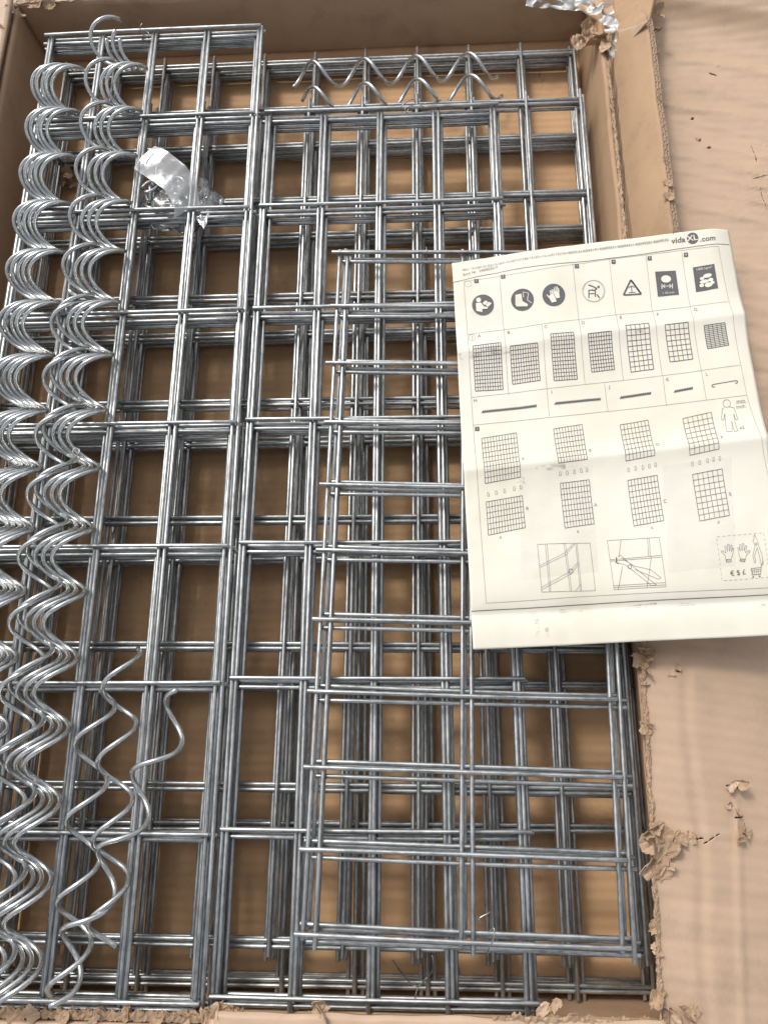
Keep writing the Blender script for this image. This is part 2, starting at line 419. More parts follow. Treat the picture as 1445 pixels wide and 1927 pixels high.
SH = [  # px, py, z, size
    (1210, 1222, .003, .010), (1205, 1240, .004, .009), (1215, 1262, .003, .010), (1208, 1285, .002, .007), (1222, 1235, .004, .008),
    (1216, 1370, .003, .007), (1222, 1365, .003, .005),
    (1225, 1560, .004, .011), (1238, 1570, .005, .012), (1222, 1590, .004, .011), (1245, 1600, .006, .012), (1232, 1622, .004, .012), (1215, 1635, .003, .009),
    (1262, 1590, .004, .010), (1278, 1578, .004, .008), (1258, 1628, .004, .008), (1248, 1642, .003, .008),
    (1230, 1745, .002, .007), (1236, 1788, .002, .007),
    (1238, 1880, .002, .009), (1246, 1900, .003, .009), (1265, 1912, .003, .010), (1285, 1905, .004, .010), (1305, 1918, .004, .010),
    (1378, 1480, -.001, .006), (1398, 1478, .000, .007), (1385, 1530, -.002, .005), (1370, 1515, -.002, .004), (1400, 1565, -.002, .008), (1394, 1585, -.002, .006),
    (1262, 1265, .002, .005), (1276, 1257, .002, .004), (1300, 1575, .001, .006),
    (1314, 262, -.009, .0035),
    (1232, 60, .020, .008), (1226, 85, .020, .008), (1232, 100, .020, .007), (1238, 15, .018, .006), (1242, 30, .016, .006),
    (1252, 300, .030, .004), (1256, 345, .030, .006), (1258, 370, .030, .006), (1240, 175, .032, .004),
    (1098, 68, -.018, .011), (1112, 85, -.017, .011), (1085, 80, -.022, .010), (1104, 52, -.016, .010), (1128, 72, -.013, .010), (1140, 92, -.010, .008),
    (1118, 60, -.014, .010), (1078, 88, -.024, .007),
    (20, 22, .000, .008), (38, 30, -.002, .008), (70, 12, -.002, .012), (8, 60, .001, .008), (95, 8, -.003, .010),
    (1010, 152, -.070, .010), (1022, 160, -.069, .008), (1000, 160, -.071, .007),
    (118, 335, -.060, .014), (128, 325, -.056, .012), (108, 340, -.060, .011), (135, 345, -.062, .010),
    (615, 1845, -.068, .008), (650, 1850, -.068, .008), (860, 1838, -.068, .008), (632, 1855, -.070, .007),
    (415, 1900, .004, .010), (428, 1908, .004, .009), (405, 1912, .003, .010), (440, 1915, .003, .008), (390, 1908, .002, .007),
    (600, 1895, .006, .009), (608, 1912, .007, .010), (592, 1910, .004, .008), (1022, 1900, .006, .007), (1045, 1892, .007, .006),
    (240, 1905, .000, .007), (60, 1908, .000, .008), (30, 1915, .000, .008), (120, 1915, .001, .007), (180, 1915, .001, .006), (300, 1916, .001, .006), (350, 1915, .001, .007),
]
for i, (px, py, z, s) in enumerate(SH):
    rr = random.Random(100 + i)
    shred(px, py, z - .001, s * .66, i, (rr.uniform(-.35, .35), rr.uniform(-.35, .35), 0), rr.uniform(.5, 1.0), rr.uniform(.35, .9),
          M_tear if i % 3 else M_flap)
# ragged torn rims: ribbons with uneven teeth
def ragged(path, w, seed, n=420, layers=3, mat=M_tear, up=.5):
    for L in range(layers):
        r = random.Random(seed + L); v, f = [], []
        P = [Vector(q) for q in path]
        seg = [(P[i + 1] - P[i]).length for i in range(len(P) - 1)]; tot = sum(seg)
        for i in range(n + 1):
            s = tot * i / n; k = 0
            while k < len(seg) - 1 and s > seg[k]: s -= seg[k]; k += 1
            d = (P[k + 1] - P[k]).normalized(); q = P[k] + d * s
            side = Vector((-d.y, d.x, 0))
            t = w * (.40 + .8 * abs(nz(i * .07, L * 7 + seed)) + .30 * abs(nz(i * .31, L * 3 + seed)) + .22 * r.random() ** 3)
            for m in range(4):
                u = m / 3 - .25
                v.append(q + side * (u * t + .0012 * nz(i * .3, m, L)) + Vector((0, 0, up * t * u * (1 if L != 1 else -.3) + .0016 * nz(i * .22, m * .9, L + seed) + L * .0008)) - bl)
        for i in range(n):
            for m in range(3):
                a = i * 4 + m; f.append((a, a + 1, a + 5, a + 4))
        o = obj('torn_edge', mesh_from('torn_edge', [tuple(q) for q in v], f, False), mat, box)
        sm = o.modifiers.new('t', 'SOLIDIFY'); sm.thickness = .0005
ragged([(BX0, BY0 + .002, -.005 + ZO), (.10, BY0 + .003, -.004 + ZO), (.215, BY0 + .003, -.001 + ZO)], .0085, 1)
ragged([(.205, BY0 + .003, -.001 + ZO), (.232, BY0 + .005, .002 + ZO)], .013, 21, 60)
ragged([(.385, BY0 + .004, .004 + ZO), (.43, BY0 + .006, .005 + ZO), (.492, BY0 + .002, .001 + ZO)], .011, 31, 140)
ragged([(flap_edge(y / 100) + .001, y / 100, flap_z(flap_edge(y / 100), y / 100) + ZO) for y in range(-79, -56, 1)], .0032, 41, 300, 3)
ragged([(BX0, BY1 + .004, -.003 + ZO), (.2, BY1 + .006, -.004 + ZO), (.42, BY1 + .006, -.004 + ZO)], .006, 51, 260, 2, M_flap)
ragged([(.5185, -.26, -.010 + ZO), (.5195, -.14, -.0105 + ZO), (.519, -.05, -.010 + ZO)], .0035, 61, 220, 2, M_flute)

# --- packing tape along the right rim and crumpled over the back right corner
def ribbon(path, width, seed, amp, nu=8, nv=60, mat=M_tape, side=Vector((1, 0, 0)), name='tape'):
    P = [Vector(q) for q in path]
    def fn(u, v):
        t = v * (len(P) - 1); k = min(int(t), len(P) - 2); q = P[k].lerp(P[k + 1], t - k)
        q = q + side * ((u - .5) * width)
        q = q + Vector((amp * nz(q.x, q.y, seed, 130), amp * nz(q.x + 2, q.y, seed, 130), amp * 1.4 * nz(q.x, q.y + 5, seed, 110)))
        return q - bl
    return grid(name, fn, nu, nv, mat, box)
ribbon([(.5245, -.285, -.006 + ZO), (.524, -.15, -.0065 + ZO), (.523, -.045, -.006 + ZO)], .010, 2, .0012)
ribbon([Q(1060, 6, -.010), Q(1110, 4, -.006), Q(1140, 24, -.002), Q(1152, 55, .002), Q(1160, 95, .001)], .020, 5, .0030, 22, 70, side=Vector((.5, .85, 0)))
ribbon([Q(990, 2, -.004), Q(1060, 8, -.004), Q(1120, 12, -.003)], .012, 9, .002, 16, 50, side=Vector((.1, 1, 0)))

# ------------------------------------------------------------------ welded mesh panels
WR = .00156; LT = WR * 2 * .985
_wm = {}
def wire_mesh(L):
    k = (round(L, 4), random.randrange(3))
    if k in _wm: return _wm[k]
    seg, sides = 8, 10; rr = random.Random(hash(k) & 0xffff)
    b1, b2 = rr.uniform(-.0009, .0009), rr.uniform(-.0002, .0002)
    xs = [-L / 2, -L / 2 + .0005] + [-L / 2 + L * i / seg for i in range(1, seg)] + [L / 2 - .0005, L / 2]
    v, f = [], []
    for i, x in enumerate(xs):
        r = WR * (.86 if i in (0, len(xs) - 1) else 1.0)
        s = x / L * 2
        for q in range(sides):
            a = 2 * math.pi * q / sides
            v.append((x, r * math.cos(a) + b1 * (1 - s * s), r * math.sin(a) + b2 * (1 - s * s)))
    n = len(xs)
    for i in range(n - 1):
        for q in range(sides):
            a, b = i * sides + q, i * sides + (q + 1) % sides
            f.append((a, b, b + sides, a + sides))
    f.append(tuple(range(sides - 1, -1, -1))); f.append(tuple(range((n - 1) * sides, n * sides)))
    me = mesh_from('wire', v, f); me.materials.append(M_wire)
    _wm[k] = me; return me
def panel(label, group, x, y, zH, zV, rz, cols, rows, cu, cv, oh, ov, tx=0.0, ty=0.0):
    """(x, y) = first crossing (back left); zH / zV = heights of cross wires and long wires"""
    zb = min(zH, zV)
    root = empty('wire_mesh_panel', (x, y, zb + ZO), (ty, -tx, rz))
    tag(root, label, 'mesh panel', group)
    wd, ln = cols * cu, rows * cv
    j = random.Random(int(abs(x * 1e5)) + rows + int(abs(zb) * 1e5))
    for r in range(rows + 1):
        o = bpy.data.objects.new('wire', wire_mesh(wd + 2 * oh)); COL.objects.link(o); o.parent = root
        o.location = (wd / 2 + j.uniform(-.0008, .0008), -r * cv + j.uniform(-.0004, .0004), zH - zb)
        o.rotation_euler = (j.uniform(0, 6.28) * 0, 0, j.uniform(-.0026, .0026))
    for c in range(cols + 1):
        o = bpy.data.objects.new('wire', wire_mesh(ln + 2 * ov)); COL.objects.link(o); o.parent = root
        o.location = (c * cu + j.uniform(-.0004, .0004), -ln / 2 + j.uniform(-.0006, .0006), zV - zb)
        o.rotation_euler = (0, 0, math.pi / 2 + j.uniform(-.0011, .0011))
    return root
def layers(k, top):                 # nested stacking: neighbours share a wire layer
    a, b = -2 * ((k + 1) // 2), -(2 * (k // 2) + 1)
    return (a, b) if top == 'H' else (b, a)

ORD = ['topmost', 'second from the top', 'third from the top', 'fourth from the top', 'fifth from the top', 'sixth from the top', 'seventh from the top']
# left stack: narrow long panels under the spiral bundles
for k, (dx, dy) in enumerate(((0, 0), (.0034, -.0010), (-.0034, -.0046), (.0000, -.0008), (-.0052, -.0042), (-.0018, -.0010), (-.0058, -.0046))):
    h, v = layers(k, 'H')
    panel(f'long narrow mesh panel, {ORD[k]} in the left stack under the spirals', 'panels of the left stack',
          dx, dy, h * LT, v * LT, (-.0005, .0004, -.0009, .0005, -.0004, .0008, 0)[k], 4, 8, .05, .1, .0030, .0028)
# middle stack
for k, (dx, dy) in enumerate(((0, 0), (-.0036, -.0056), (.0032, -.0018), (-.0006, -.0060), (.0006, -.0014), (-.0030, -.0050))):
    h, v = layers(k, 'H')
    panel(f'narrow mesh panel, {ORD[k]} in the middle stack right of the bag', 'panels of the middle stack',
          .2148 + dx, -.0965 + dy, -.004 + h * LT, -.004 + v * LT, -.004 + (0, .0010, -.0008, .0009, -.0010, .0005)[k], 4, 7, .05, .1, .0042, .0030)
# wide panels beneath
for k, (dx, dy) in enumerate(((0, 0), (-.0040, -.0040), (.0034, .0002), (.0004, -.0046))):
    h, v = layers(k, 'V')
    panel(f'wide mesh panel, {ORD[k]} of the layer under the narrow stacks', 'wide panels of the upper layer',
          -.0040 + dx, -.0675 + dy, -.0265 + h * LT, -.0265 + v * LT, -.0136 * .6 + (0, .0010, -.001, .0005)[k], 10, 7, .05, .1, .0025, .0085)
for k, (dx, dy) in enumerate(((0, 0), (.0024, -.0042), (-.0018, .0010), (-.0020, -.0042), (.0020, .0000), (-.0022, -.0040), (.0018, .0008))):
    h, v = layers(k, 'V')
    panel(f'wide mesh panel, {ORD[k]} of the layer on the box floor', 'wide panels lying on the box floor',
          -.0030 + dx, .0050 + dy, -.0440 + h * LT, -.0440 + v * LT, (0, .0030, -.0034, .0016, -.0026, .002, -.0016)[k], 10, 8, .05, .1003, .0025, .0080)
# small panels with close cross wires, on top at the right
for k, (dx, dy, dr) in enumerate(((0, 0, 0), (.0068, -.0056, .0012), (.0050, .0044, -.0040), (.0092, .0006, -.0015))):
    h, v = layers(k, 'H')
    panel(f'small close-wired mesh panel, {ORD[k]} of the stack beneath the leaflet', 'small panels beneath the leaflet',
          .2815 + dx, -.2575 + dy, .0126 + h * LT, .0126 + v * LT, -.0270 + dr, 2, 10, .1, .05, .0050, .0040, tx=-.012, ty=.004)

# ------------------------------------------------------------------ spirals
CR = .00175
def helix(label, group, a, b, s_right, r, pitch, name='wire_spiral', bow=(0, 0), wig=0.0, seed=0):
    """right-handed spiral on the axis a -> b; s_right = distance along the axis of an outermost point"""
    a, b = Vector(a), Vector(b); d = (b - a); L = d.length; d.normalize()
    X = Vector((0, 0, 1)).cross(d).normalized(); Z = d.cross(X)
    n = int(L / pitch * 26); pts = []
    for i in range(n + 1):
        s = L * i / n; ph = 2 * math.pi * (s - s_right) / pitch
        t = s / L; bw = 4 * t * (1 - t)
        pts.append(d * s + X * (r * math.cos(ph) + bow[0] * bw + wig * nz(s, seed, 0, 9)) + Z * (r * math.sin(ph) + bow[1] * bw))
    v, f = tube(pts, CR, 9)
    o = obj(name, mesh_from(name, v, f), M_coil, None, a)
    return tag(o, label, 'spiral', group)
ZA = .0017 + .0125 + CR + .0004
# bundle at the far left
N1 = ['rightmost', 'second from the right', 'middle', 'second from the left', 'leftmost']
for k in range(5):
    rr = random.Random(k + 5); ax = -.0005 * k
    x0, x1 = .0345 - k * .0044, .0490 - k * .0056
    y0 = -.0600 + .0016 * k - (0, .002, 0, .003, .001)[k]
    helix(f'long zinc wire spiral, {N1[k]} of the bundle along the box\'s left wall', 'spirals of the left bundle',
          (x0, y0, ZA + ZO + (.0, .0012, 0, .0014, .0004)[k]), (x1, y0 - .760, ZA + ZO), (y0 + .0609) + ax, .0125, .0479, seed=k, wig=.001, bow=(.004, 0))
# second bundle
N2 = ['rightmost', 'second from the right', 'third from the right', 'longest, reaching highest']
for k in range(4):
    ax = -.0005 * k; off = (0, .0062, .0122, .0182)[k]
    y0 = (-.034, -.030, -.033, -.008)[k]; ln = (.760, .764, .760, .79)[k]
    helix(f'long zinc spiral, {N2[k]} in the second bundle from the left wall', 'spirals of the second bundle',
          (.0922 - off - (.009 if k == 3 else 0), y0, ZA + ZO + (0, .0013, 0, .0022)[k]), (.0912 - off, y0 - ln, ZA + ZO), (y0 + .0617) + ax - (.004 if k == 3 else 0), .0125, .0478, seed=k + 9, wig=.0008,
          bow=((.003, 0) if k == 3 else (0, 0)))
helix('shorter zinc wire spiral starting halfway down the second bundle', 'spirals of the second bundle',
      (.0922 - .0255, -.283, ZA + ZO + .001), (.0922 - .0245, -.79, ZA + ZO), (-.283 + .3007), .0125, .0478, seed=31)
# three loose short ones at the front left
def axis(px0, py0, px1, py1, z): return at(px0, py0, z), at(px1, py1, z)
a, b = axis(231, 1218, 200, 1790, ZA)
helix('short loose zinc spiral starting highest of three at the front left', 'loose spirals at the front left', a, b, .0065, .0118, .0486)
a, b = axis(187, 1297, 125, 1880, ZA)
helix('short loose zinc spiral, left one of the three beside the long bundle', 'loose spirals at the front left', a, b, .0148, .0115, .0486)
a, b = axis(352, 1305, 100, 1880, ZA + .003)
helix('short loose zinc spiral lying obliquely, hooked end standing at the right', 'loose spirals at the front left', a, b, .0350, .0112, .0505, bow=(0, .004))
# two short ones along the back
zb_ = -.0440 + .0017 + .0115 + CR + .0006
a, b = axis(548, 142, 938, 122, zb_)
helix('short zinc spiral lying crosswise near the back wall, the rear one of two', 'short spirals along the back wall', a, b, .0150, .0110, .0487)
a, b = axis(566, 190, 946, 162, zb_)
helix('short zinc spiral lying crosswise near the back wall, the front one of two', 'short spirals along the back wall', a, b, .0065, .0110, .0487)

# ------------------------------------------------------------------ plastic bag with clips
bc = at(330, 368, -.006)
bag = empty('plastic_bag', bc); tag(bag, 'small clear zip bag of metal clips wedged between the left mesh wires', 'plastic bag')
def pouch(u, v):
    t, s = u * 2 * math.pi, (v - .5) * math.pi
    x, y, z = math.cos(s) * math.cos(t), math.cos(s) * math.sin(t), math.sin(s)
    k = 1 + .30 * nz(x * 1.6, y * 1.6, z * 1.6 + 4) + .12 * nz(x * 5, y * 5, z * 5)
    return Vector((x * .034 * k + .002, y * .029 * k - .004, z * .0095 * k - .005))
grid('pouch', lambda u, v: pouch(u, v), 60, 30, M_bag, bag)
def lipfn(u, v):
    # the zip strip: folded up over the long wire, then draped down across the pouch
    P = [at(272, 296, .012), at(300, 312, .0135), at(330, 335, .011), at(350, 365, .006), at(352, 400, -.002)]
    Wd = [at(296, 262, .0125) - at(256, 303, .0115), at(320, 285, .013) - at(285, 335, .010), at(352, 305, .009) - at(312, 350, .009), at(372, 340, .002) - at(330, 385, .006), at(378, 385, -.004) - at(330, 410, -.002)]
    t = v * 4; k = min(3, int(t)); q = P[k].lerp(P[k + 1], t - k); wd = Wd[k].lerp(Wd[k + 1], t - k)
    q = q + wd * (u - .5)
    q += Vector((0, 0, .0016 * nz(u * 2, v * 3, 2.2) + .0004 * nz(u * 7, v * 9, 1) + .0025 * math.cos((u - .5) * 3)))
    return q - bc
grid('zip_strip', lipfn, 18, 34, M_baglip, bag)
def mark(u, v):
    q = Vector(lipfn(.30 + .42 * u, .10 + .012 * v)); q.z += .0004; return q
grid('printed_mark', mark, 8, 2, M_ink, bag)
def corner(u, v):
    a, b, c = at(368, 410, -.004), at(396, 400, -.006), at(384, 432, -.003)
    q = a.lerp(b, u).lerp(c, v) ; q.z += .003 * nz(u * 4, v * 4, 9)
    return q - bc
grid('film_corner', corner, 10, 10, M_baglip, bag)
def bulge(u, v):
    t, s = u * 2 * math.pi, (v - .5) * math.pi
    x, y, z = math.cos(s) * math.cos(t), math.cos(s) * math.sin(t), math.sin(s)
    k = 1 + .4 * nz(x * 2, y * 2, z * 2 + 9) + .15 * nz(x * 6, y * 6, z * 6)
    return at(383, 378, -.010) - bc + Vector((x * .010 * k, y * .016 * k, z * .007 * k))
grid('film_fold', bulge, 30, 18, M_bag, bag)
def under(u, v):
    q = at(315 + 60 * u, 402 + 34 * v * (1 - .3 * u), -.014); q.z += .006 * nz(u * 3, v * 3, 6) - .006 * v
    return q - bc
grid('film_fold', under, 16, 10, M_bag, bag)
# clips: little C-rings of flat wire
cp = []
for i in range(15):
    t = -2.4 + 4.8 * i / 14; cp.append(Vector((.0078 * math.cos(t), .0060 * math.sin(t), .0006 * math.sin(t * 2))))
cv_, cf_ = tube(cp, .0015, 8)
cme = mesh_from('clip', cv_, cf_); cme.materials.append(M_clip)
rr = random.Random(11)
for i in range(16):
    o = bpy.data.objects.new('metal_clip', cme); COL.objects.link(o)
    a, q = rr.uniform(0, 6.28), rr.uniform(.1, 1) ** .6
    o.location = at(306, 360, -.002) + Vector((.016 * q * math.cos(a), .014 * q * math.sin(a), rr.uniform(-.006, .003)))
    o.rotation_euler = (rr.uniform(0, 6.28), rr.uniform(0, 6.28), rr.uniform(0, 6.28))
    tag(o, 'shiny C-shaped metal clip inside the clear zip bag', 'clip', 'clips in the zip bag')

# ------------------------------------------------------------------ thin tie wires
def tie(label, pts, r=.00045, seed=0):
    P = [Vector(q) for q in pts]; out = []
    for i in range(len(P) - 1):
        p0, p1, p2, p3 = P[max(0, i - 1)], P[i], P[i + 1], P[min(len(P) - 1, i + 2)]
        for k in range(8):
            t = k / 8
            out.append(.5 * ((2 * p1) + (p2 - p0) * t + (2 * p0 - 5 * p1 + 4 * p2 - p3) * t * t + (3 * p1 - p0 - 3 * p2 + p3) * t ** 3))
    out.append(P[-1]); base = out[0].copy()
    v, f = tube([q - base for q in out], r, 6)
    return tag(obj('tie_wire', mesh_from('tie_wire', v, f), M_tie, None, base), label, 'tie wire', 'thin tie wires')
tie('thin twisted tie wire on the top end of the left mesh stack', [Q(268, 44, .006), Q(264, 52, .004), Q(268, 62, -.004), Q(278, 60, .003), Q(280, 68, .002), Q(268, 74, -.004), Q(270, 66, .003)])
tie('thin tie wire tangled on the top end of the middle mesh stack',
    [Q(752, 206, .003), Q(757, 198, .006), Q(768, 190, .006), Q(778, 187, .005), Q(782, 194, .002), Q(772, 200, .004), Q(762, 204, .004), Q(766, 212, .002), Q(769, 198, .004)])
tie('thin tie wire end sticking out right at the top of the middle stack', [Q(782, 196, .003), Q(792, 198, .003), Q(804, 202, .003)])
tie('thin tie wire bound across the back end of the small mesh panel', [Q(801, 466, .012), Q(802, 466, .0170), Q(802, 476, .0170), Q(802, 488, .006), Q(803, 496, .004)])
tie('thin twisted tie wire on the upper left spiral bundle', [Q(50, 545, .028), Q(54, 528, .033), Q(58, 530, .033), Q(54, 541, .030), Q(64, 537, .031), Q(56, 527, .032)])
tie('thin twisted tie wire around the middle of the second spiral bundle', [Q(130, 868, .031), Q(146, 856, .034), Q(150, 847, .034), Q(142, 844, .033), Q(138, 852, .033), Q(148, 862, .032), Q(158, 858, .033), Q(138, 870, .031)])
tie('thin tie wire on the left spiral bundle at the frame edge', [Q(8, 858, .03), Q(18, 866, .033), Q(26, 862, .033), Q(16, 872, .032), Q(24, 874, .03)])
tie('long thin tie wire looping down at the front of the box', [Q(738, 1805, -.022), Q(755, 1830, -.030), Q(772, 1850, -.034), Q(784, 1856, -.034), Q(795, 1850, -.028), Q(812, 1830, -.012), Q(815, 1812, -.006), Q(813, 1798, -.004)])
tie('thin tie wire standing up near the front torn rim', [Q(784, 1893, -.012), Q(781, 1880, -.004), Q(785, 1862, -.002), Q(795, 1848, .000), Q(803, 1840, .002)])
tie('curved thin tie wire hooked over the front end of the small panel', [Q(915, 1800, .006), Q(920, 1785, .016), Q(928, 1768, .0185), Q(930, 1750, .0185), Q(926, 1746, .017), Q(922, 1752, .013)])
tie('tiny kinked tie wire above the front end of the small panel', [Q(894, 1728, .012), Q(900, 1730, .016), Q(904, 1738, .017), Q(902, 1728, .018), Q(916, 1720, .018), Q(922, 1716, .017)])

# ------------------------------------------------------------------ instruction leaflet
PT = [(850, 487), (1374, 427), (1497, 1192), (890, 1222)]          # sheet corners seen in the photograph
PWD, PHT = .210, .297
def homog(src, dst):
    A, B = [], []
    for (x, y), (u, v) in zip(src, dst):
        A += [[x, y, 1, 0, 0, 0, -u * x, -u * y], [0, 0, 0, x, y, 1, -v * x, -v * y]]; B += [u, v]
    h = np.linalg.solve(np.array(A, float), np.array(B, float)); return np.append(h, 1).reshape(3, 3)
HM = homog(PT, [(0, 0), (1, 0), (1, 1), (0, 1)])
def uv(px, py):
    q = HM @ np.array([px, py, 1.0]); return q[0] / q[2], q[1] / q[2]
ZL = .0275
C4 = [at(*p, ZL) for p in PT]
def sheet(u, v, lift=0.0, low=0.0):
    q = (C4[0] * (1 - u) + C4[1] * u) * (1 - v) + (C4[3] * (1 - u) + C4[2] * u) * v
    z = 0.0
    f1 = .245 + .03 * (1 - u); f2 = .585 - .02 * u; f3 = .925
    sb = lambda d, w_: math.exp(-math.sqrt(d * d + 2e-5) / w_)
    z += .0050 * sb(v - f1, .045) + .0056 * sb(v - f2, .04) - .0052 * sb(v - f3, .022)
    z += .0022 * nz(u * 3, v * 4, 1.3) + .0006 * nz(u * 8, v * 9, 5.1) + .00025 * nz(u * 22, v * 26, 2)
    z -= .010 * max(0, .10 - v) ** 2 / .01 * (1 - u) ** 2 * .6                 # back left corner droops
    e = max(0, (u - .90) / .10); z -= .0055 * e * e * max(0, 1 - v * 2.2)      # back right edge curls down
    z -= .0020 * max(0, (v - .93) / .07)
    z += .0014 * math.sin(v * 9 + u * 2)
    return Vector((q.x, q.y, q.z + z + lift - low))
pc = at(1150, 830, ZL)
leaf = empty('instruction_leaflet', Vector((pc.x, pc.y, pc.z - .006))); lo_ = leaf.location.copy()
tag(leaf, 'creased cream printed instruction leaflet lying over the box\'s right edge', 'leaflet')
def round_corner(u, v):
    return u, v
page = grid('page', lambda u, v: sheet(u, v) - lo_, 110, 230, M_paper, leaf, .00012)
grid('page', lambda u, v: sheet(u * .995 + .0006, v * .9985, 0, .0011 + .0012 * v + .001 * nz(u * 5, v * 5, 8)) - lo_, 60, 80, M_paper, leaf, .00012)
INK = .00036
class Print:
    def __init__(s): s.v, s.f = [], []
    def pt(s, u, v, l=INK): s.v.append(tuple(sheet(u, v, l) - lo_)); return len(s.v) - 1
    def line(s, P, w=.35, uvs=False, l=INK):
        """polyline through photo pixels (or page uv), w in mm"""
        Q_ = [p if uvs else uv(*p) for p in P]
        for i in range(len(Q_) - 1):
            (u0, v0), (u1, v1) = Q_[i], Q_[i + 1]
            dx, dy = (u1 - u0) * PWD, (v1 - v0) * PHT; L = math.hypot(dx, dy)
            if L < 1e-6: continue
            nx, ny = -dy / L * w * .0005 / PWD, dx / L * w * .0005 / PHT
            n = max(1, int(L / .0018)); prev = None
            for k in range(n + 1):
                t = k / n; u, v = u0 + (u1 - u0) * t, v0 + (v1 - v0) * t
                a, b = s.pt(u + nx, v + ny, l), s.pt(u - nx, v - ny, l)
                if prev: s.f.append((prev[0], prev[1], b, a))
                prev = (a, b)
        return s
    def poly(s, P, uvs=False, l=INK):
        Q_ = [p if uvs else uv(*p) for p in P]
        cu, cv = sum(q[0] for q in Q_) / len(Q_), sum(q[1] for q in Q_) / len(Q_)
        rings = [s.pt(cu, cv, l)]; n = len(Q_); b = len(s.v)
        for k in (.5, 1.0):
            for u, v in Q_: s.pt(cu + (u - cu) * k, cv + (v - cv) * k, l)
        for i in range(n):
            j = (i + 1) % n
            s.f.append((rings[0], b + i, b + j)); s.f.append((b + i, b + n + i, b + n + j, b + j))
        return s
    def disc(s, px, py, rx, ry=None, n=28, l=INK, rot=0):
        ry = ry or rx
        return s.poly([(px + rx * math.cos(t) * math.cos(rot) - ry * math.sin(t) * math.sin(rot), py + rx * math.cos(t) * math.sin(rot) + ry * math.sin(t) * math.cos(rot))
                       for t in [2 * math.pi * i / n for i in range(n)]], l=l)
    def ring(s, px, py, r, w=.3, n=28, l=INK):
        return s.line([(px + r * math.cos(2 * math.pi * i / n), py + r * math.sin(2 * math.pi * i / n)) for i in range(n + 1)], w, l=l)
    def grid(s, c, nc, nr, w=.35):
        a, b, d, e = [Vector((q[0], q[1])) for q in c]
        for i in range(nc + 1):
            t = i / nc; p, q = a.lerp(b, t), e.lerp(d, t); s.line([tuple(p), tuple(q)], w if 0 < i < nc else w * 1.25)
        for i in range(nr + 1):
            t = i / nr; p, q = a.lerp(e, t), b.lerp(d, t); s.line([tuple(p), tuple(q)], w if 0 < i < nr else w * 1.25)
        return s
    def done(s, name, mat=M_ink, label=None):
        o = obj(name, mesh_from(name, s.v, s.f, False), mat, page)
        if label: o['label'] = label
        return o
def A6(x, y): return (840 + x / 2.388, 420 + y / 2.388)            # enlarged-view readings -> photo pixels
def A7(x, y): return (840 + x / 2.388, 780 + y / 2.388)
def L6(*p): return [A6(*q) for q in p]
def L7(*p): return [A7(*q) for q in p]

# frames and table rules
def rule(pts, w=.22, mat=M_inkl): Print().line(pts, w).done('table_line', mat)
rule(L6((20, 273), (140, 240), (330, 208), (600, 180), (850, 147), (1050, 118), (1275, 88)), .4, M_ink)
rule(L6((75, 265), (370, 225), (720, 168), (1217, 107)))
rule(L6((75, 265), (92, 512), (118, 915)) + L7((175, 852)))
rule(L6((1217, 107), (1345, 785)) + L7((1470, 400)))
rule(L7((175, 852), (600, 822), (1445, 780), (1490, 776)))
rule(L7((112, 886), (700, 850), (1500, 806)), .45, M_ink)
rule(L6((92, 512), (410, 470), (745, 425), (1260, 362)))
rule(L6((110, 790), (440, 755), (780, 715), (1315, 648)))
rule(L6((118, 914), (600, 868), (1345, 785)))
for a, b in (((230, 242), (250, 490)), ((553, 190), (580, 447)), ((717, 168), (745, 425)), ((883, 148), (912, 405)), ((1047, 135), (1085, 385)),
             ((250, 490), (272, 778)), ((415, 470), (440, 755)), ((580, 447), (610, 738)), ((748, 425), (783, 715)), ((915, 405), (960, 695)), ((1085, 385), (1138, 672)),
             ((440, 757), (452, 877)), ((698, 732), (713, 858)), ((963, 697), (978, 830)), ((1138, 672), (1160, 805))):
    rule(L6(a, b))
# printed grids
GR6 = [((115, 570), (235, 555), (248, 755), (128, 763), 11, 12), ((277, 572), (395, 560), (410, 718), (290, 732), 11, 9),
       ((452, 520), (553, 510), (575, 712), (472, 720), 9, 12), ((619, 518), (722, 506), (742, 667), (640, 680), 9, 10),
       ((788, 477), (892, 464), (921, 663), (818, 677), 5, 9), ((967, 472), (1072, 460), (1100, 617), (996, 630), 5, 7), ((1147, 473), (1242, 461), (1263, 557), (1167, 572), 5, 13)]
for *c, nc, nr in GR6: Print().grid(L6(*c), nc, nr, .42).done('printed_grid')
GR7 = [((155, 115), (307, 90), (323, 295), (170, 323), 12, 9), ((175, 403), (332, 375), (345, 518), (185, 550), 13, 6),
       ((470, 75), (597, 55), (615, 220), (488, 238), 10, 7), ((498, 322), (627, 305), (649, 502), (519, 522), 10, 8),
       ((767, 57), (893, 35), (918, 202), (789, 226), 8, 7), ((800, 308), (932, 285), (962, 487), (828, 511), 9, 8),
       ((1050, 30), (1180, 2), (1208, 175), (1078, 200), 6, 7), ((1093, 282), (1227, 258), (1260, 465), (1125, 490), 6, 8)]
for *c, nc, nr in GR7: Print().grid(L7(*c), nc, nr, .30).done('printed_grid')
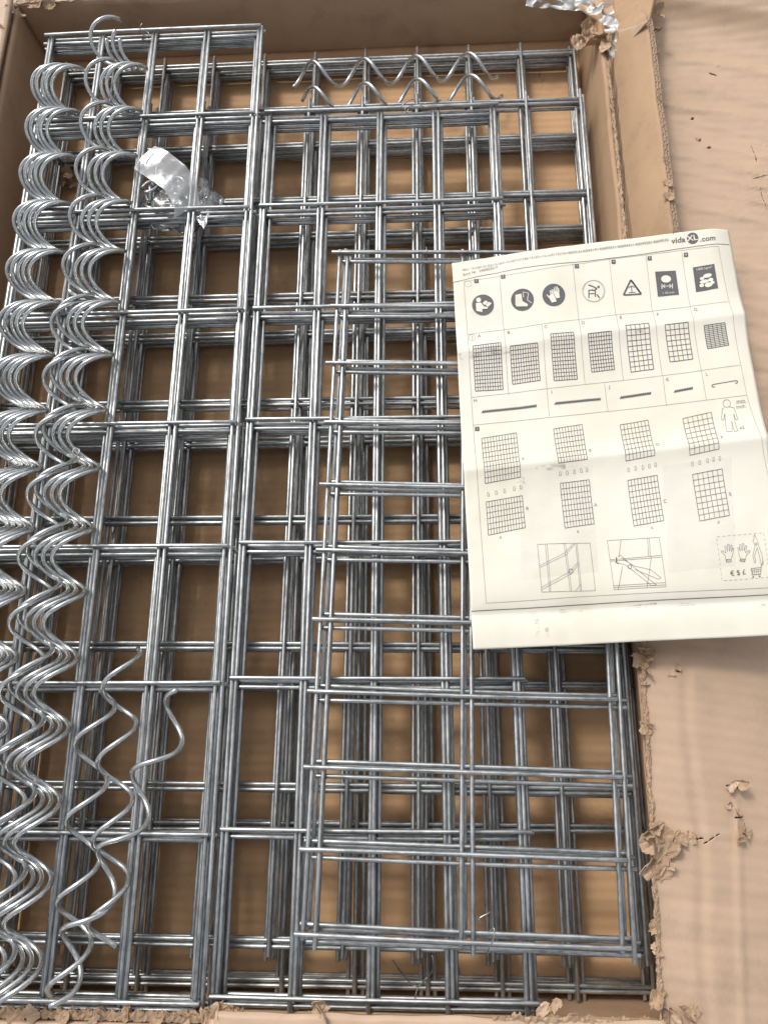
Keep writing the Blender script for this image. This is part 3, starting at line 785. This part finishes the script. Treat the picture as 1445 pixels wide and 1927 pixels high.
# safety icons
M_white = plain('unprinted_paper', (.735, .70, .595), .65)
I2 = INK * 2
def icon(mat=M_ink): return Print()
p = Print().disc(*A6(159, 375), 20); p.disc(*A6(331, 355), 21); p.disc(*A6(469, 335), 21.2); p.done('printed_icon')
p = Print(); c = A6(159, 375)
p.disc(c[0] - 8, c[1] - 9, 4.5, l=I2)
p.poly([(c[0] - 13, c[1] - 3), (c[0] - 4, c[1] - 4), (c[0] + 2, c[1] + 4), (c[0] + 9, c[1] + 4), (c[0] + 8, c[1] + 8), (c[0] - 2, c[1] + 8), (c[0] - 1, c[1] + 14), (c[0] - 12, c[1] + 12)], l=I2)
p.poly([(c[0] - 1, c[1] - 3), (c[0] + 5, c[1] - 8), (c[0] + 9, c[1] - 5), (c[0] + 3, c[1] + 1)], l=I2)
p.poly([(c[0] + 4, c[1] + 1), (c[0] + 10, c[1] - 5), (c[0] + 16, c[1] - 3), (c[0] + 10, c[1] + 4)], l=I2)
c = A6(331, 355)
p.poly([(c[0] - 13, c[1] - 9), (c[0] - 2, c[1] - 11), (c[0], c[1] + 3), (c[0] + 10, c[1] + 9), (c[0] + 9, c[1] + 13), (c[0] - 11, c[1] + 13), (c[0] - 13, c[1] + 9)], l=I2)
p.line([(c[0] + 1, c[1] - 14), (c[0] + 11, c[1] - 12), (c[0] + 9, c[1] + 1), (c[0] + 17, c[1] + 7)], .45, l=I2)
p.line([(c[0] + 1, c[1] - 14), (c[0] + 2, c[1] - 4)], .45, l=I2)
c = A6(469, 335)
for dx, dy, k in ((-3, 4, 1), (4, -3, .9)):
    x, y = c[0] + dx, c[1] + dy
    p.poly([(x - 7 * k, y), (x - 3 * k, y - 5 * k), (x + 6 * k, y - 4 * k), (x + 8 * k, y + 9 * k), (x - 1 * k, y + 11 * k)], l=I2 + (0 if k == 1 else -.00008))
    for j, (fx, fl) in enumerate(((-2, 9), (1, 11), (4, 11), (6.5, 8))):
        p.line([(x + fx * k, y - 3 * k), (x + (fx - 2) * k, y - 3 * k - fl * k)], .75 * k, l=I2)
    p.line([(x - 6 * k, y + 1), (x - 10 * k, y - 4 * k)], .8 * k, l=I2)
p.done('printed_icon_detail', M_white)
Print().line([(A6(469, 335)[0] - 1, A6(469, 335)[1] - 3), (A6(469, 335)[0] + 5, A6(469, 335)[1] + 11)], .3, l=INK * 3).done('printed_icon_detail')
c = A6(647, 315)
Print().ring(*c, 21, .25).ring(*c, 19.5, .15).done('printed_icon', M_inkl)
p = Print(); p.disc(c[0] + 9, c[1] - 8, 2.4)
p.line([(c[0] + 6, c[1] - 5), (c[0] - 2, c[1] - 9), (c[0] - 10, c[1] - 12)], 1.0); p.line([(c[0] + 6, c[1] - 5), (c[0] + 1, c[1] - 1), (c[0] - 4, c[1] - 3)], .9)
p.line([(c[0] - 9, c[1] + 13), (c[0] - 9, c[1] - 2), (c[0] + 3, c[1] - 1), (c[0] + 3, c[1] + 11)], .8); p.line([(c[0] - 9, c[1] + 5), (c[0] + 3, c[1] + 5)], .7); p.line([(c[0] + 6, c[1] + 6), (c[0] + 11, c[1] + 13)], .9)
p.done('printed_icon')
tr = L6((815, 262), (862, 326), (782, 331), (815, 262), (862, 326)); Print().line(tr, 1.3).done('printed_icon')
c = A6(820, 308); Print().line([(c[0] - 6, c[1] + 5), (c[0] + 7, c[1] + 4)], .5).line([(c[0], c[1] + 4), (c[0] - 1, c[1] - 7)], .6).line([(c[0] - 6, c[1] - 4), (c[0] - 1, c[1] - 8), (c[0] + 5, c[1] - 5)], .5).done('printed_icon')
Print().poly(L6((925, 225), (1020, 218), (1035, 328), (938, 338))).poly(L6((1098, 205), (1197, 188), (1215, 300), (1113, 317))).done('printed_icon')
p = Print(); p.disc(*A6(975, 258), 9.5, 7, l=I2); c = A6(980, 292)
p.line([(c[0] - 10, c[1] - 4), (c[0] - 10, c[1] + 5)], .6, l=I2).line([(c[0] + 10, c[1] - 5), (c[0] + 10, c[1] + 4)], .6, l=I2).line([(c[0] - 8, c[1]), (c[0] + 8, c[1] - 1)], .5, l=I2)
for s in (-1, 1): p.line([(c[0] + s * 4, c[1] - 4), (c[0] + s * 8, c[1] - .5), (c[0] + s * 4, c[1] + 3)], .5, l=I2)
for x, y, rx, ry in ((1165, 243, 8.5, 4), (1140, 256, 4.5, 3), (1180, 262, 5, 3.5), (1150, 270, 9, 3.5), (1138, 288, 4.5, 3.5), (1170, 285, 7.5, 4.5), (1188, 275, 4, 3)):
    p.disc(*A6(x, y), rx, ry, 14, l=I2, rot=-.2)
p.done('printed_icon_detail', M_white)
# number squares
for x, y in ((130, 264), (246, 247), (571, 203), (736, 181), (900, 164), (1066, 148)):
    c = A6(x, y); Print().poly([(c[0] - 4, c[1] - 4), (c[0] + 4, c[1] - 4.5), (c[0] + 4.4, c[1] + 3.6), (c[0] - 3.6, c[1] + 4)]).done('number_square')
c = A7(135, 72); Print().poly([(c[0] - 4, c[1] - 4), (c[0] + 4, c[1] - 4.5), (c[0] + 4.4, c[1] + 3.6), (c[0] - 3.6, c[1] + 4)]).done('number_square')
Print().ring(*A6(94, 277), 6, .2).ring(*A6(112, 527), 6, .2).done('printed_icon', M_inkl)
# printed spirals and hook
for (x0, y0), (x1, y1), n in (((157, 855), (395, 830), 30), ((477, 820), (680, 800), 26), ((770, 792), (908, 772), 18), ((1015, 765), (1098, 750), 11)):
    pts = []
    for i in range(2 * n + 1):
        t = i / (2 * n); s = 1 if i % 2 else -1
        pts.append(A6(x0 + (x1 - x0) * t + s * 2, y0 + (y1 - y0) * t - s * 6))
    Print().line(pts, .65).done('printed_spiral')
Print().line(L6((1200, 745), (1190, 747), (1184, 741), (1190, 735), (1297, 718), (1303, 722), (1300, 730), (1292, 730)), .55).done('printed_hook')
# person outline
p = Print(); p.ring(*A6(1252, 822), 7.2, .25)
p.line(L6((1240, 840), (1231, 847), (1226, 895), (1236, 900), (1242, 868), (1245, 955)) + L7((1258, 95), (1270, 95), (1272, 45)), .25)
p.line(L6((1263, 838), (1285, 842), (1297, 885), (1302, 895), (1291, 900), (1282, 868), (1287, 920)) + L7((1296, 92), (1280, 98), (1272, 45)), .25)
p.done('printed_figure')
p = Print(); p.line(L6((1292, 822), (1342, 818)), .2); p.done('printed_figure', M_inkl)
# little clips between the grids
for pts in (((184, 370), (219, 362), (255, 354), (297, 344), (326, 338)), ((498, 281), (529, 277), (561, 272), (591, 266), (616, 263)),
            ((803, 263), (834, 257), (867, 252), (896, 246), (924, 240)), ((1092, 236), (1124, 230), (1159, 223), (1187, 217), (1215, 213))):
    p = Print()
    for x, y in pts:
        p.line(L7((x + 3, y - 8), (x - 4, y - 8), (x - 4, y + 8), (x + 4, y + 8), (x + 4, y - 5)), .2)
    p.done('printed_clips')
# the two detail drawings
p = Print(); p.line(L7((398, 593), (630, 588), (655, 797), (418, 803), (398, 593)), .2)
for q in (((432, 592), (452, 803)), ((440, 592), (458, 803)), ((514, 590), (543, 800)), ((521, 590), (550, 800)), ((566, 590), (588, 800)), ((572, 590), (594, 800)),
          ((408, 688), (518, 632), (555, 592)), ((410, 696), (524, 640), (562, 592)), ((416, 783), (540, 715), (578, 672)), ((418, 793), (545, 725), (580, 682)), ((566, 800), (590, 770))): p.line(L7(*q), .18)
p.ring(*A7(545, 712), 4, .35); p.done('printed_drawing')
p = Print(); p.line(L7((707, 577), (940, 562), (972, 780), (738, 793), (707, 577)), .2)
for q in (((768, 575), (760, 650)), ((775, 690), (757, 792)), ((888, 567), (892, 645)), ((905, 648), (885, 785)), ((896, 567), (900, 645)), ((720, 662), (950, 642)), ((722, 668), (950, 650)), ((736, 776), (970, 762)), ((738, 784), (970, 772)),
          ((740, 672), (790, 685), (905, 775), (928, 772), (820, 690), (765, 640), (755, 648)), ((770, 655), (830, 690), (900, 705), (948, 740), (938, 748), (830, 705))): p.line(L7(*q), .22)
p.ring(*A7(807, 693), 3.5, .3); p.line(L7((748, 650), (748, 675), (758, 678)), .7); p.done('printed_drawing')
# tool box: dashed frame, gloves, pliers, cart
p = Print(); dash = L7((1200, 560), (1420, 540), (1450, 735), (1228, 752), (1200, 560))
for i in range(4):
    a, b = Vector(dash[i]), Vector(dash[i + 1]); n = 9
    for k in range(n): p.line([tuple(a.lerp(b, (k + .1) / n)), tuple(a.lerp(b, (k + .65) / n))], .2)
p.done('printed_frame', M_inkl)
p = Print()
for x, y, s in ((1252, 628, 1), (1328, 625, -1)):
    g_ = [(-8, 32), (-12, 14), (-30, -2), (-24, -8), (-8, 4), (-14, -26), (-8, -28), (-1, -4), (0, -36), (7, -36), (8, -4), (15, -32), (21, -30), (17, -2), (24, -20), (29, -17), (22, 14), (16, 30), (-8, 32)]
    p.line([A7(x + s * a, y + b) for a, b in g_], .22)
    p.line([A7(x + s * a, y + b) for a, b in ((-7, 32), (-4, 44), (18, 40), (16, 30))], .25)
    for k in range(5): p.line([A7(x + s * (-5 + 5 * k), y + 32), A7(x + s * (-3 + 5 * k), y + 42)], .2)
p.line(L7((1378, 548), (1370, 580), (1380, 595), (1370, 640), (1378, 672), (1384, 670), (1378, 640), (1390, 605), (1400, 640), (1410, 682), (1420, 678), (1412, 635), (1396, 595), (1392, 575), (1378, 548)), .22)
p.ring(*A7(1385, 590), 2.2, .25)
p.line(L7((1418, 660), (1410, 690), (1408, 722), (1366, 725)), .3).line(L7((1410, 692), (1362, 698), (1370, 722)), .25)
for k in range(4): p.line(L7((1366 + 10 * k, 698), (1372 + 9 * k, 722)), .18)
for k in range(2): p.line(L7((1365, 706 + 8 * k), (1408, 700 + 8 * k)), .18)
p.disc(*A7(1374, 734), 1.6, n=10).disc(*A7(1404, 731), 1.6, n=10); p.done('printed_tools')
# print showing through from the other side, dirt along the folds
def patch(name, pts, mat, n=8):
    a, b, c, d = [Vector(uv(*q)) for q in pts]
    def fn(u, v):
        q = (a * (1 - u) + b * u) * (1 - v) + (d * (1 - u) + c * u) * v
        return sheet(q.x, q.y, INK * .45) - lo_
    grid(name, fn, n * 4, n * 4, mat, page)
patch('print_through', L7((318, 262), (640, 240), (668, 715), (330, 752)), M_through)
patch('print_through', L7((955, 245), (1270, 205), (1290, 685), (985, 720)), M_through)
patch('print_through', L6((105, 400), (235, 385), (250, 470), (112, 490)), M_through)
for q in (L7((385, 250), (520, 232), (520, 262), (390, 272)), L7((450, 880), (625, 865), (620, 888), (455, 895)), L7((790, 862), (935, 845), (935, 868), (795, 875)),
          L7((1030, 848), (1110, 842), (1110, 856), (1035, 860)), L7((345, 888), (400, 882), (400, 900), (345, 905)), L7((390, 920), (408, 918), (412, 1000), (396, 1000)),
          L6((830, 495), (880, 488), (882, 508), (830, 512)), L6((50, 605), (270, 570), (280, 600), (60, 635)), L7((435, 960), (450, 955), (455, 1000), (440, 1000)), L7((310, 300), (340, 290), (345, 325), (312, 330))):
    patch('smudge', q, M_smear, 4)
# lettering
texts = []
def text(s, px, py, h, dirpx=None, mat=M_ink, bold=0.0, l=INK, align='CENTER', shear=0.0, sx=1.0, arc=None):
    """h = capital height in mm; written along dirpx (pixel direction) and centred on (px, py)"""
    cu = bpy.data.curves.new('t', 'FONT'); cu.body = s; cu.size = 1.0; cu.align_x = align; cu.align_y = 'CENTER'
    cu.offset = bold; cu.resolution_u = 3; cu.shear = shear
    o = bpy.data.objects.new('t', cu); COL.objects.link(o)
    texts.append((o, px, py, h, dirpx or (60, -7), mat, l, sx, arc))
D6 = (1000, -135)
sku = 'SKU : 151320+151322+151324+151327+151330+151331+151334+152155+4009916+4009919+4009922+4009925+4009928+4009930'
text(sku, *A6(70, 205), 2.0, mat=M_ink, l=INK * 2.2, align='LEFT', sx=.985, arc=L6((70, 207), (330, 165), (620, 128), (985, 80)))
text('Batch Nr : 2400852019', *A6(72, 230), 2.0, mat=M_ink, l=INK * 2.2, align='LEFT', arc=L6((72, 232), (145, 213), (222, 198)))
text('vida', *A6(1030, 82), 4.6, D6, bold=.018, shear=.12); text('.com', *A6(1166, 74), 4.2, D6, bold=.018, shear=.12)
c = A6(1097, 72); Print().disc(*c, 11).done('printed_logo', M_ink)
text('XL', c[0] - 1, c[1] + .5, 4.6, D6, M_white, bold=.02, l=I2)
for i, (x, y) in enumerate(((130, 264), (246, 247), (571, 203), (736, 181), (900, 164), (1066, 148))): text(str(i + 1), *A6(x, y), 1.8, mat=M_white, l=I2)
text('1', *A7(135, 72), 1.8, mat=M_white, l=I2); text('1', *A6(94, 277), 1.9, mat=M_inkl); text('2', *A6(112, 527), 1.9, mat=M_inkl)
for ch, x, y in (('A', 143, 520), ('B', 270, 506), ('C', 433, 484), ('D', 599, 463), ('E', 768, 438), ('F', 936, 422), ('G', 1109, 400), ('H', 127, 805), ('I', 462, 770), ('J', 720, 745), ('K', 984, 710), ('L', 1162, 688)):
    text(ch, *A6(x, y), 2.6, mat=M_inkl)
for ch, x, y in (('A', 334, 215), ('B', 354, 432), ('a', 237, 559), ('B', 629, 180), ('A', 656, 417), ('b', 577, 537), ('D', 932, 153), ('C', 969, 400), ('c', 909, 518), ('F', 1220, 124), ('E', 1264, 370), ('d', 1209, 495)):
    text(ch, *A7(x, y), 2.3, mat=M_inkl)
text('x2', *A7(1316, 77), 2.4, mat=M_inkl); text('mm', *A6(1316, 812), 2.8, mat=M_inkl); text('inch', *A6(1316, 837), 2.8, mat=M_inkl)
text('€ $ £', *A7(1302, 717), 3.2); text('- V1.', *A7(1428, 855), 1.8, mat=M_inkl)
text('> 50 mm', *A6(985, 321), 1.7, (60, -6), M_white, l=I2); text('1400 kg/m³', *A6(1150, 210), 1.9, (60, -11), M_white, l=I2)
dg = bpy.context.evaluated_depsgraph_get(); dg.update()
for o, px, py, h, dr, mat, l, sx, arc in texts:
    me = bpy.data.meshes.new_from_object(o.evaluated_get(dg))
    k = h / .70                                                     # mm per font unit
    xs = [v.co.x for v in me.vertices]; x0, x1 = min(xs), max(xs)
    if arc: arcu = [uv(*q) for q in arc]; base = None
    else:
        u0, v0 = uv(px, py); u1, v1 = uv(px + dr[0], py + dr[1])
        dx, dy = (u1 - u0) * PWD, (v1 - v0) * PHT; L = math.hypot(dx, dy); dx, dy = dx / L, dy / L
    for v in me.vertices:
        x, y = v.co.x, v.co.y
        if arc:
            t = (x - x0) / (x1 - x0) * (len(arcu) - 1); i = min(int(t), len(arcu) - 2); f = t - i
            a, b = arcu[i], arcu[i + 1]; u, w_ = a[0] + (b[0] - a[0]) * f, a[1] + (b[1] - a[1]) * f
            w_ -= y * k * .001 / PHT
        else:
            X, Y = x * k * .001 * sx, y * k * .001
            u, w_ = u0 + (dx * X + dy * Y) / PWD, v0 + (dy * X - dx * Y) / PHT
        v.co = sheet(u, w_, l) - lo_
    me.materials.clear()
    obj('printed_text', me, mat, page)
    cu = o.data; bpy.data.objects.remove(o); bpy.data.curves.remove(cu)
